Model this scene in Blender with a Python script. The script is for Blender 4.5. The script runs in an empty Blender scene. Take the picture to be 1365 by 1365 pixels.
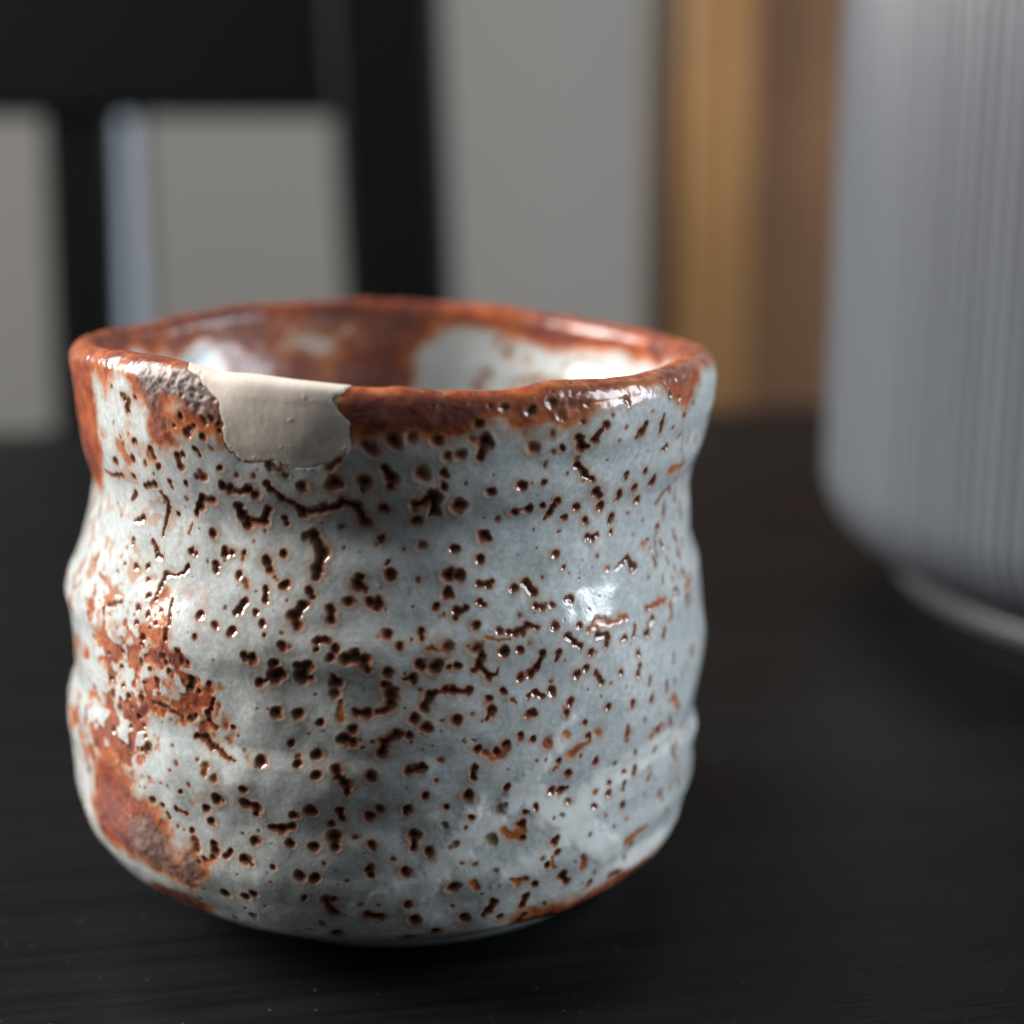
import bpy, math, random
import numpy as np

# ------------------------------------------------------------------ camera, light, exposure
sc = bpy.context.scene
C = sc.collection
R = math.radians

cam_d = bpy.data.cameras.new('camera')
cam = bpy.data.objects.new('camera', cam_d); C.objects.link(cam)
cam.location = (0.0158, -0.218, 0.104)
cam.rotation_euler = (R(90 - 13.6), 0, 0)
cam_d.sensor_width = 36.0
cam_d.lens = 36.0 * 2200.0 / 1365.0
cam_d.clip_start = 0.01; cam_d.clip_end = 50
cam_d.dof.use_dof = True
cam_d.dof.focus_distance = 0.190
cam_d.dof.aperture_fstop = 7.8
cam_d.dof.aperture_blades = 7
sc.camera = cam

world = bpy.data.worlds.new('World'); sc.world = world; world.use_nodes = True
wb = world.node_tree.nodes['Background']
wb.inputs[0].default_value = (0.90, 0.95, 1.0, 1); wb.inputs[1].default_value = 0.120

def area(name, loc, aim, sx, sy, power, col):
    d = bpy.data.lights.new(name, 'AREA'); d.shape = 'RECTANGLE'; d.size = sx; d.size_y = sy
    d.energy = power; d.color = col
    o = bpy.data.objects.new(name, d); C.objects.link(o); o.location = loc
    v = np.array(aim) - np.array(loc)
    o.rotation_euler = (math.atan2(math.hypot(v[0], v[1]), -v[2]), 0, math.atan2(v[1], v[0]) - math.pi / 2)
    return o
area('window_light_left', (-1.25, 0.14, 0.78), (0, -0.55, 0.03), 0.75, 0.95, 72.0, (1.0, 0.98, 0.94))
area('window_light_right', (1.30, 0.00, 0.56), (0, 0, 0.03), 0.50, 0.75, 23.0, (0.82, 0.91, 1.0))

sc.view_settings.view_transform = 'Standard'; sc.view_settings.look = 'None'
sc.view_settings.gamma = 1.0; sc.view_settings.exposure = 0.0
sc.view_settings.use_curve_mapping = False

# ------------------------------------------------------------------ helpers
def tag(o, label=None, cat=None, group=None, kind=None):
    if label: o['label'] = label
    if cat: o['category'] = cat
    if group: o['group'] = group
    if kind: o['kind'] = kind
    return o

def empty(name, loc=(0, 0, 0), rz=0.0):
    o = bpy.data.objects.new(name, None); C.objects.link(o)
    o.empty_display_size = 0.02; o.location = loc; o.rotation_euler = (0, 0, rz)
    return o

def mesh_obj(name, verts, faces, mat, parent=None, smooth=False):
    me = bpy.data.meshes.new(name); me.from_pydata([tuple(v) for v in verts], [], faces); me.update()
    if smooth: me.polygons.foreach_set('use_smooth', [True] * len(me.polygons))
    me.materials.append(mat)
    o = bpy.data.objects.new(name, me); C.objects.link(o)
    if parent: o.parent = parent
    return o

def grid_obj(name, V, ncol, nrow, mat, parent, keep=None, wrap=False, caps=(), attrs={}):
    """V: (nrow, ncol, 3) array of vertices joined into quads"""
    idx = np.arange(nrow * ncol).reshape(nrow, ncol)
    if wrap: idx = np.concatenate([idx, idx[:, :1]], axis=1)
    q = np.stack([idx[:-1, :-1], idx[:-1, 1:], idx[1:, 1:], idx[1:, :-1]], -1).reshape(-1, 4)
    if keep is not None: q = q[keep.reshape(-1)]
    V = V.reshape(-1, 3)
    used = np.zeros(len(V), bool); used[q.ravel()] = True
    for c in caps: used[c] = True
    remap = np.cumsum(used) - 1
    q = remap[q]; V = V[used]
    me = bpy.data.meshes.new(name)
    nq = len(q); caps = [remap[np.array(c)] for c in caps]
    loops = np.concatenate([q.ravel()] + caps).astype(np.int32)
    tot = np.concatenate([np.full(nq, 4), [len(c) for c in caps]]).astype(np.int32)
    start = np.concatenate([[0], np.cumsum(tot)[:-1]]).astype(np.int32)
    me.vertices.add(len(V)); me.vertices.foreach_set('co', V.astype(np.float32).ravel())
    me.loops.add(len(loops)); me.loops.foreach_set('vertex_index', loops)
    me.polygons.add(len(tot)); me.polygons.foreach_set('loop_start', start); me.polygons.foreach_set('loop_total', tot)
    me.polygons.foreach_set('use_smooth', np.ones(len(tot), bool))
    me.update(calc_edges=True); me.validate()
    for k, a in attrs.items():
        at = me.attributes.new(k, 'FLOAT', 'POINT'); at.data.foreach_set('value', a.reshape(-1)[used].astype(np.float32))
    me.materials.append(mat)
    o = bpy.data.objects.new(name, me); C.objects.link(o); o.parent = parent
    return o

def bevel_box(x0, x1, y0, y1, z0, z1, b):
    """box with chamfered edges: verts, faces"""
    V = []; F = []
    import itertools
    idx = {}
    for sx, sy, sz in itertools.product((0, 1), repeat=3):
        X = (x0, x1)[sx]; Y = (y0, y1)[sy]; Z = (z0, z1)[sz]
        dx = b if sx == 0 else -b; dy = b if sy == 0 else -b; dz = b if sz == 0 else -b
        for ax, p in (('x', (X, Y + dy, Z + dz)), ('y', (X + dx, Y, Z + dz)), ('z', (X + dx, Y + dy, Z))):
            idx[(sx, sy, sz, ax)] = len(V); V.append(p)
    c = lambda *k: idx[k]
    for s in (0, 1):
        F.append([c(s, 0, 0, 'x'), c(s, 1, 0, 'x'), c(s, 1, 1, 'x'), c(s, 0, 1, 'x')])
        F.append([c(0, s, 0, 'y'), c(1, s, 0, 'y'), c(1, s, 1, 'y'), c(0, s, 1, 'y')])
        F.append([c(0, 0, s, 'z'), c(1, 0, s, 'z'), c(1, 1, s, 'z'), c(0, 1, s, 'z')])
        for t in (0, 1):
            F.append([c(s, t, 0, 'x'), c(s, t, 1, 'x'), c(s, t, 1, 'y'), c(s, t, 0, 'y')])
            F.append([c(s, 0, t, 'x'), c(s, 1, t, 'x'), c(s, 1, t, 'z'), c(s, 0, t, 'z')])
            F.append([c(0, s, t, 'y'), c(1, s, t, 'y'), c(1, s, t, 'z'), c(0, s, t, 'z')])
            for u in (0, 1):
                F.append([c(s, t, u, 'x'), c(s, t, u, 'y'), c(s, t, u, 'z')])
    return V, F

def fix_normals(o):
    import bmesh
    bm = bmesh.new(); bm.from_mesh(o.data); bmesh.ops.recalc_face_normals(bm, faces=bm.faces); bm.to_mesh(o.data); bm.free()
    return o

def box(name, x0, x1, y0, y1, z0, z1, b, mat, parent=None, shear=0.0, zref=0.0):
    V, F = bevel_box(x0, x1, y0, y1, z0, z1, b)
    V = [(x + shear * (z - zref), y, z) for x, y, z in V]
    return fix_normals(mesh_obj(name, V, F, mat, parent))

# ------------------------------------------------------------------ materials
class NT:
    def __init__(s, name):
        s.m = bpy.data.materials.new(name); s.m.use_nodes = True
        s.t = s.m.node_tree; s.b = s.t.nodes['Principled BSDF']
    def n(s, t, **kw):
        o = s.t.nodes.new(t)
        for k, v in kw.items(): setattr(o, k, v)
        return o
    def l(s, a, b): s.t.links.new(a, b)
    def val(s, x, sock):
        if hasattr(x, 'is_output'): s.l(x, sock)
        else: sock.default_value = x
    def attr(s, name): return s.n('ShaderNodeAttribute', attribute_name=name).outputs['Fac']
    def coord(s, scale=(1, 1, 1), rot=(0, 0, 0)):
        tc = s.n('ShaderNodeTexCoord'); mp = s.n('ShaderNodeMapping')
        mp.inputs['Scale'].default_value = scale; mp.inputs['Rotation'].default_value = rot
        s.l(tc.outputs['Object'], mp.inputs['Vector']); return mp.outputs[0]
    def noise(s, co, scale, detail=2, rough=0.5, dist=0.0):
        o = s.n('ShaderNodeTexNoise'); s.l(co, o.inputs['Vector'])
        o.inputs['Scale'].default_value = scale; o.inputs['Detail'].default_value = detail
        o.inputs['Roughness'].default_value = rough; o.inputs['Distortion'].default_value = dist
        return o.outputs['Fac']
    def ramp(s, fac, stops, interp='LINEAR'):
        o = s.n('ShaderNodeValToRGB'); o.color_ramp.interpolation = interp
        e = o.color_ramp.elements
        while len(e) < len(stops): e.new(0.5)
        for i, (p, c) in enumerate(stops):
            e[i].position = p; e[i].color = (*c, 1) if not isinstance(c, float) else (c, c, c, 1)
        s.l(fac, o.inputs[0]); return o.outputs[0]
    def mix(s, f, a, b, mode='MIX'):
        o = s.n('ShaderNodeMix', data_type='RGBA', blend_type=mode)
        s.val(f, o.inputs[0])
        for x, k in ((a, 6), (b, 7)):
            if isinstance(x, tuple): o.inputs[k].default_value = (*x, 1)
            else: s.l(x, o.inputs[k])
        return o.outputs[2]
    def math(s, op, a, b=0.0, c=None, clamp=False):
        o = s.n('ShaderNodeMath', operation=op, use_clamp=clamp)
        s.val(a, o.inputs[0]); s.val(b, o.inputs[1])
        if c is not None: s.val(c, o.inputs[2])
        return o.outputs[0]
    def bump(s, h, dist, strength=1.0, prev=None):
        o = s.n('ShaderNodeBump'); s.l(h, o.inputs['Height'])
        o.inputs['Distance'].default_value = dist; o.inputs['Strength'].default_value = strength
        if prev is not None: s.l(prev, o.inputs['Normal'])
        return o.outputs[0]
    def out(s, color=None, rough=None, normal=None, **kw):
        for x, k in ((color, 'Base Color'), (rough, 'Roughness')):
            if x is None: continue
            if isinstance(x, tuple): s.b.inputs[k].default_value = (*x, 1)
            else: s.val(x, s.b.inputs[k])
        if normal is not None: s.l(normal, s.b.inputs['Normal'])
        for k, v in kw.items(): s.val(v, s.b.inputs[k.replace('_', ' ')])
        return s.m

def mat_table():
    k = NT('black_stained_wood')
    co = k.coord((1, 1, 1))
    st = k.coord((14, 420, 60))
    g1 = k.noise(st, 1.0, 4, 0.6, 0.25)
    st2 = k.coord((4, 95, 30)); g2 = k.noise(st2, 1.0, 3, 0.55, 0.5)
    st3 = k.coord((60, 1500, 200)); g3 = k.noise(st3, 1.0, 2)
    blot = k.noise(co, 18, 3)
    col = k.mix(k.ramp(g1, [(0.35, 0.0), (0.65, 1.0)]), (0.0012, 0.0014, 0.0019), (0.0060, 0.0063, 0.0074))
    col = k.mix(k.math('MULTIPLY', k.ramp(g2, [(0.4, 0.0), (0.7, 1.0)]), 0.5), col, (0.008, 0.0078, 0.008))
    speck = k.ramp(k.noise(co, 900, 1), [(0.745, 0.0), (0.775, 1.0)])
    col = k.mix(k.math('MULTIPLY', speck, 0.5), col, (0.10, 0.10, 0.10))
    h = k.math('ADD', k.math('MULTIPLY', g1, 0.7), k.math('MULTIPLY', g3, 0.4))
    rough = k.math('MULTIPLY_ADD', blot, 0.18, k.math('MULTIPLY_ADD', g1, 0.12, 0.34))
    nb = k.bump(h, 0.00035, 0.9)
    return k.out(col, rough, nb, Specular_IOR_Level=0.11)

def mat_plain(name, col, rough, bump=0.0, bscale=300.0, spec=0.5, var=0.0):
    k = NT(name); co = k.coord()
    c = col
    if var:
        n = k.noise(co, 6, 4)
        c = k.mix(n, tuple(x * (1 - var) for x in col), tuple(x * (1 + var) for x in col))
    nb = k.bump(k.noise(co, bscale, 3), bump, 0.6) if bump else None
    return k.out(c, rough, nb, Specular_IOR_Level=spec)

def mat_wood(name, dark, light, seed):
    k = NT(name)
    st = k.coord((60, 60, 3.2)); 
    g = k.noise(st, 1.0 + seed * 0.07, 5, 0.6, 0.8)
    big = k.noise(k.coord((9, 9, 7)), 1.0, 3, 0.5, 0.6)
    f = k.math('ADD', k.math('MULTIPLY', g, 0.6), k.math('MULTIPLY', big, 0.55))
    c = k.ramp(f, [(0.32, dark), (0.8, light)])
    return k.out(c, 0.42, k.bump(g, 0.0004, 0.5), Specular_IOR_Level=0.4)


# ---- teacup surface (millimetres, axis at the origin, table at z = 0) ----
# outer wall: radius of the left (theta=180) and right (theta=0) flank against height
PL = [(0.00,24.50),(1.40,25.00),(2.00,28.61),(2.80,29.51),(4.20,32.08),(6.50,36.97),(9.50,40.51),(13.50,43.18),(17.50,44.09),(22.40,44.09),(25.95,44.42),(28.28,44.47),(30.73,44.13),(33.30,43.32),(36.72,43.32),(40.84,43.42),(43.12,43.66),(45.10,43.35),(48.19,42.21),(50.12,41.53),(54.68,40.17),(57.90,39.56),(59.00,39.68),(62.31,40.33),(67.53,40.95),(73.90,41.43),(74.20,41.33)]
PR = [(0.00,24.50),(1.40,25.00),(2.00,29.54),(2.80,29.78),(4.20,30.81),(6.50,34.71),(9.50,38.96),(13.50,39.91),(17.50,40.99),(21.63,41.06),(23.78,40.77),(25.61,40.61),(28.06,41.20),(31.24,41.69),(35.73,41.81),(40.97,41.43),(45.13,41.10),(47.99,40.48),(53.38,39.54),(55.63,39.49),(58.80,39.76),(61.07,40.53),(62.82,41.07),(65.54,41.49),(68.17,42.29),(71.24,42.59),(73.77,42.14),(74.20,42.04)]
RIM = [(-180,0.6),(-154,1.4),(-139,2.1),(-130,1.95),(-121,1.5),(-114,0.95),(-107,0.7),(-93,0.3),(-86,0.0),(-77,-0.4),(-64,-0.5),(-49,-0.7),(-32,-0.4),(-15,-0.4),(0,-0.7),(22,-1.35),(43,-1.3),(63,-0.4),(81,0.5),(95,0.9),(127,0.9),(141,0.5),(154,-0.1),(168,0.2),(180,0.6)]
WALL = 4.4

def smooth_interp(x, pts):
    p = np.array(pts, float); xs, ys = p[:, 0], p[:, 1]
    d = np.diff(ys) / np.diff(xs)
    m = np.zeros(len(xs)); m[1:-1] = np.where(d[:-1] * d[1:] > 0, 2 * d[:-1] * d[1:] / (d[:-1] + d[1:] + 1e-12), 0.0)
    m[0] = d[0]; m[-1] = d[-1]
    x = np.clip(x, xs[0], xs[-1]); i = np.clip(np.searchsorted(xs, x) - 1, 0, len(xs) - 2)
    h = xs[i + 1] - xs[i]; t = (x - xs[i]) / h
    return (2*t**3-3*t**2+1)*ys[i] + (t**3-2*t**2+t)*h*m[i] + (-2*t**3+3*t**2)*ys[i+1] + (t**3-t**2)*h*m[i+1]

ZEND = 72.8                          # the wall ends here and the rounded lip begins
HB = WALL / 2
_zz = np.concatenate([np.linspace(0, 3, 400), np.linspace(3, ZEND, 2000)[1:]])
_rr = 0.5 * (smooth_interp(_zz, PL) + smooth_interp(_zz, PR))
_ss = np.concatenate([[0], np.cumsum(np.hypot(np.diff(_zz), np.diff(_rr)))])
SLEN = _ss[-1]                       # arc length of the outer wall, foot to lip
SRIM = SLEN + math.pi * HB           # ... to the inner edge of the lip
ZIN = 9.0                            # inner wall runs down to here, then turns into the floor
SIN = SRIM + (ZEND - ZIN)

def wall_radius(th, z):
    w = 0.5 + 0.5 * np.cos(th)
    return w * smooth_interp(z, PR) + (1 - w) * smooth_interp(z, PL)

def rim_lift(th, z):
    a = np.degrees((th + math.pi) % (2 * math.pi) - math.pi)
    return smooth_interp(a, RIM) * np.clip(z / 75.0, 0, 1.1) ** 5

def surf(th, s):
    """point of the cup wall at angle th, arc length s (outside, over the lip, inside)"""
    th = np.asarray(th, float); s = np.asarray(s, float)
    zo = np.interp(s, _ss, _zz)
    a = np.clip((s - SLEN) / HB, 0, math.pi)
    zi = ZEND - np.clip(s - SRIM, 0, None)
    z = np.where(s > SRIM, zi, zo)
    off = np.where(s > SLEN, -HB + HB * np.cos(a), 0.0)
    up = np.where(s > SLEN, HB * np.sin(a), 0.0)
    zc = np.clip(z, ZIN, None)
    r = wall_radius(th, np.where(s > SRIM, zc, z)) + off
    k = np.clip((s - SIN) / 46.0, 0, 1)                     # floor of the cup
    low = np.clip((ZIN + 14 - zc) / 14, 0, 1) * (s > SRIM)
    r = np.where(s > SRIM, (r - 5 * low ** 2) * (1 - k), r)
    z = np.where(s > SIN, ZIN - 2.0 * np.sqrt(k), np.where(s > SRIM, zc, z))
    z = z + up
    return r * np.cos(th), r * np.sin(th), z + rim_lift(th, z)

# ------------------------------------------------------------------ noise on arrays
def _hash(i, j, k, seed):
    h = (i.astype(np.uint32) * np.uint32(374761393) + j.astype(np.uint32) * np.uint32(668265263)
         + k.astype(np.uint32) * np.uint32(2147483647) + np.uint32(seed) * np.uint32(974634777))
    h = (h ^ (h >> np.uint32(13))) * np.uint32(1274126177)
    h = h ^ (h >> np.uint32(16))
    return h.astype(np.float32) / np.float32(4294967295.0)

def vnoise(x, y, z, seed=0):
    xi = np.floor(x).astype(np.int64); yi = np.floor(y).astype(np.int64); zi = np.floor(z).astype(np.int64)
    fx = (x - xi).astype(np.float32); fy = (y - yi).astype(np.float32); fz = (z - zi).astype(np.float32)
    fx = fx * fx * fx * (fx * (fx * 6 - 15) + 10); fy = fy * fy * fy * (fy * (fy * 6 - 15) + 10); fz = fz * fz * fz * (fz * (fz * 6 - 15) + 10)
    o = 0
    for a in (0, 1):
        for b in (0, 1):
            for c in (0, 1):
                w = (fx if a else 1 - fx) * (fy if b else 1 - fy) * (fz if c else 1 - fz)
                o = o + w * _hash(xi + a + 1000, yi + b + 1000, zi + c + 1000, seed)
    return o * 2 - 1

def fbm(x, y, z, scale, oct=3, seed=0, gain=0.5):
    o = 0; a = 1.0; f = 1.0 / scale
    for i in range(oct):
        o = o + a * vnoise(x * f + 17.3 * i, y * f - 9.1 * i, z * f + 5.7 * i, seed + i * 7)
        a *= gain; f *= 2.03
    return o

def sstep(a, b, x):
    t = np.clip((x - a) / (b - a), 0, 1); return t * t * (3 - 2 * t)

UR = 41.5 * math.pi / 180          # mm of circumference per degree

def poly_sdf(th, s, poly):
    """signed distance (mm, negative inside) in the unrolled wall"""
    px = np.array([p[0] for p in poly]) * UR; py = np.array([p[1] for p in poly])
    x = th * UR; y = s
    d = np.full(x.shape, 1e9); ins = np.zeros(x.shape, bool)
    for i in range(len(px)):
        ax, ay = px[i - 1], py[i - 1]; bx, by = px[i], py[i]
        ex, ey = bx - ax, by - ay; L = ex * ex + ey * ey + 1e-9
        t = np.clip(((x - ax) * ex + (y - ay) * ey) / L, 0, 1)
        d = np.minimum(d, np.hypot(x - ax - t * ex, y - ay - t * ey))
        c = ((ay > y) != (by > y)) & (x < (bx - ax) * (y - ay) / (by - ay + 1e-12) + ax)
        ins ^= c
    return np.where(ins, -d, d)

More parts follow.
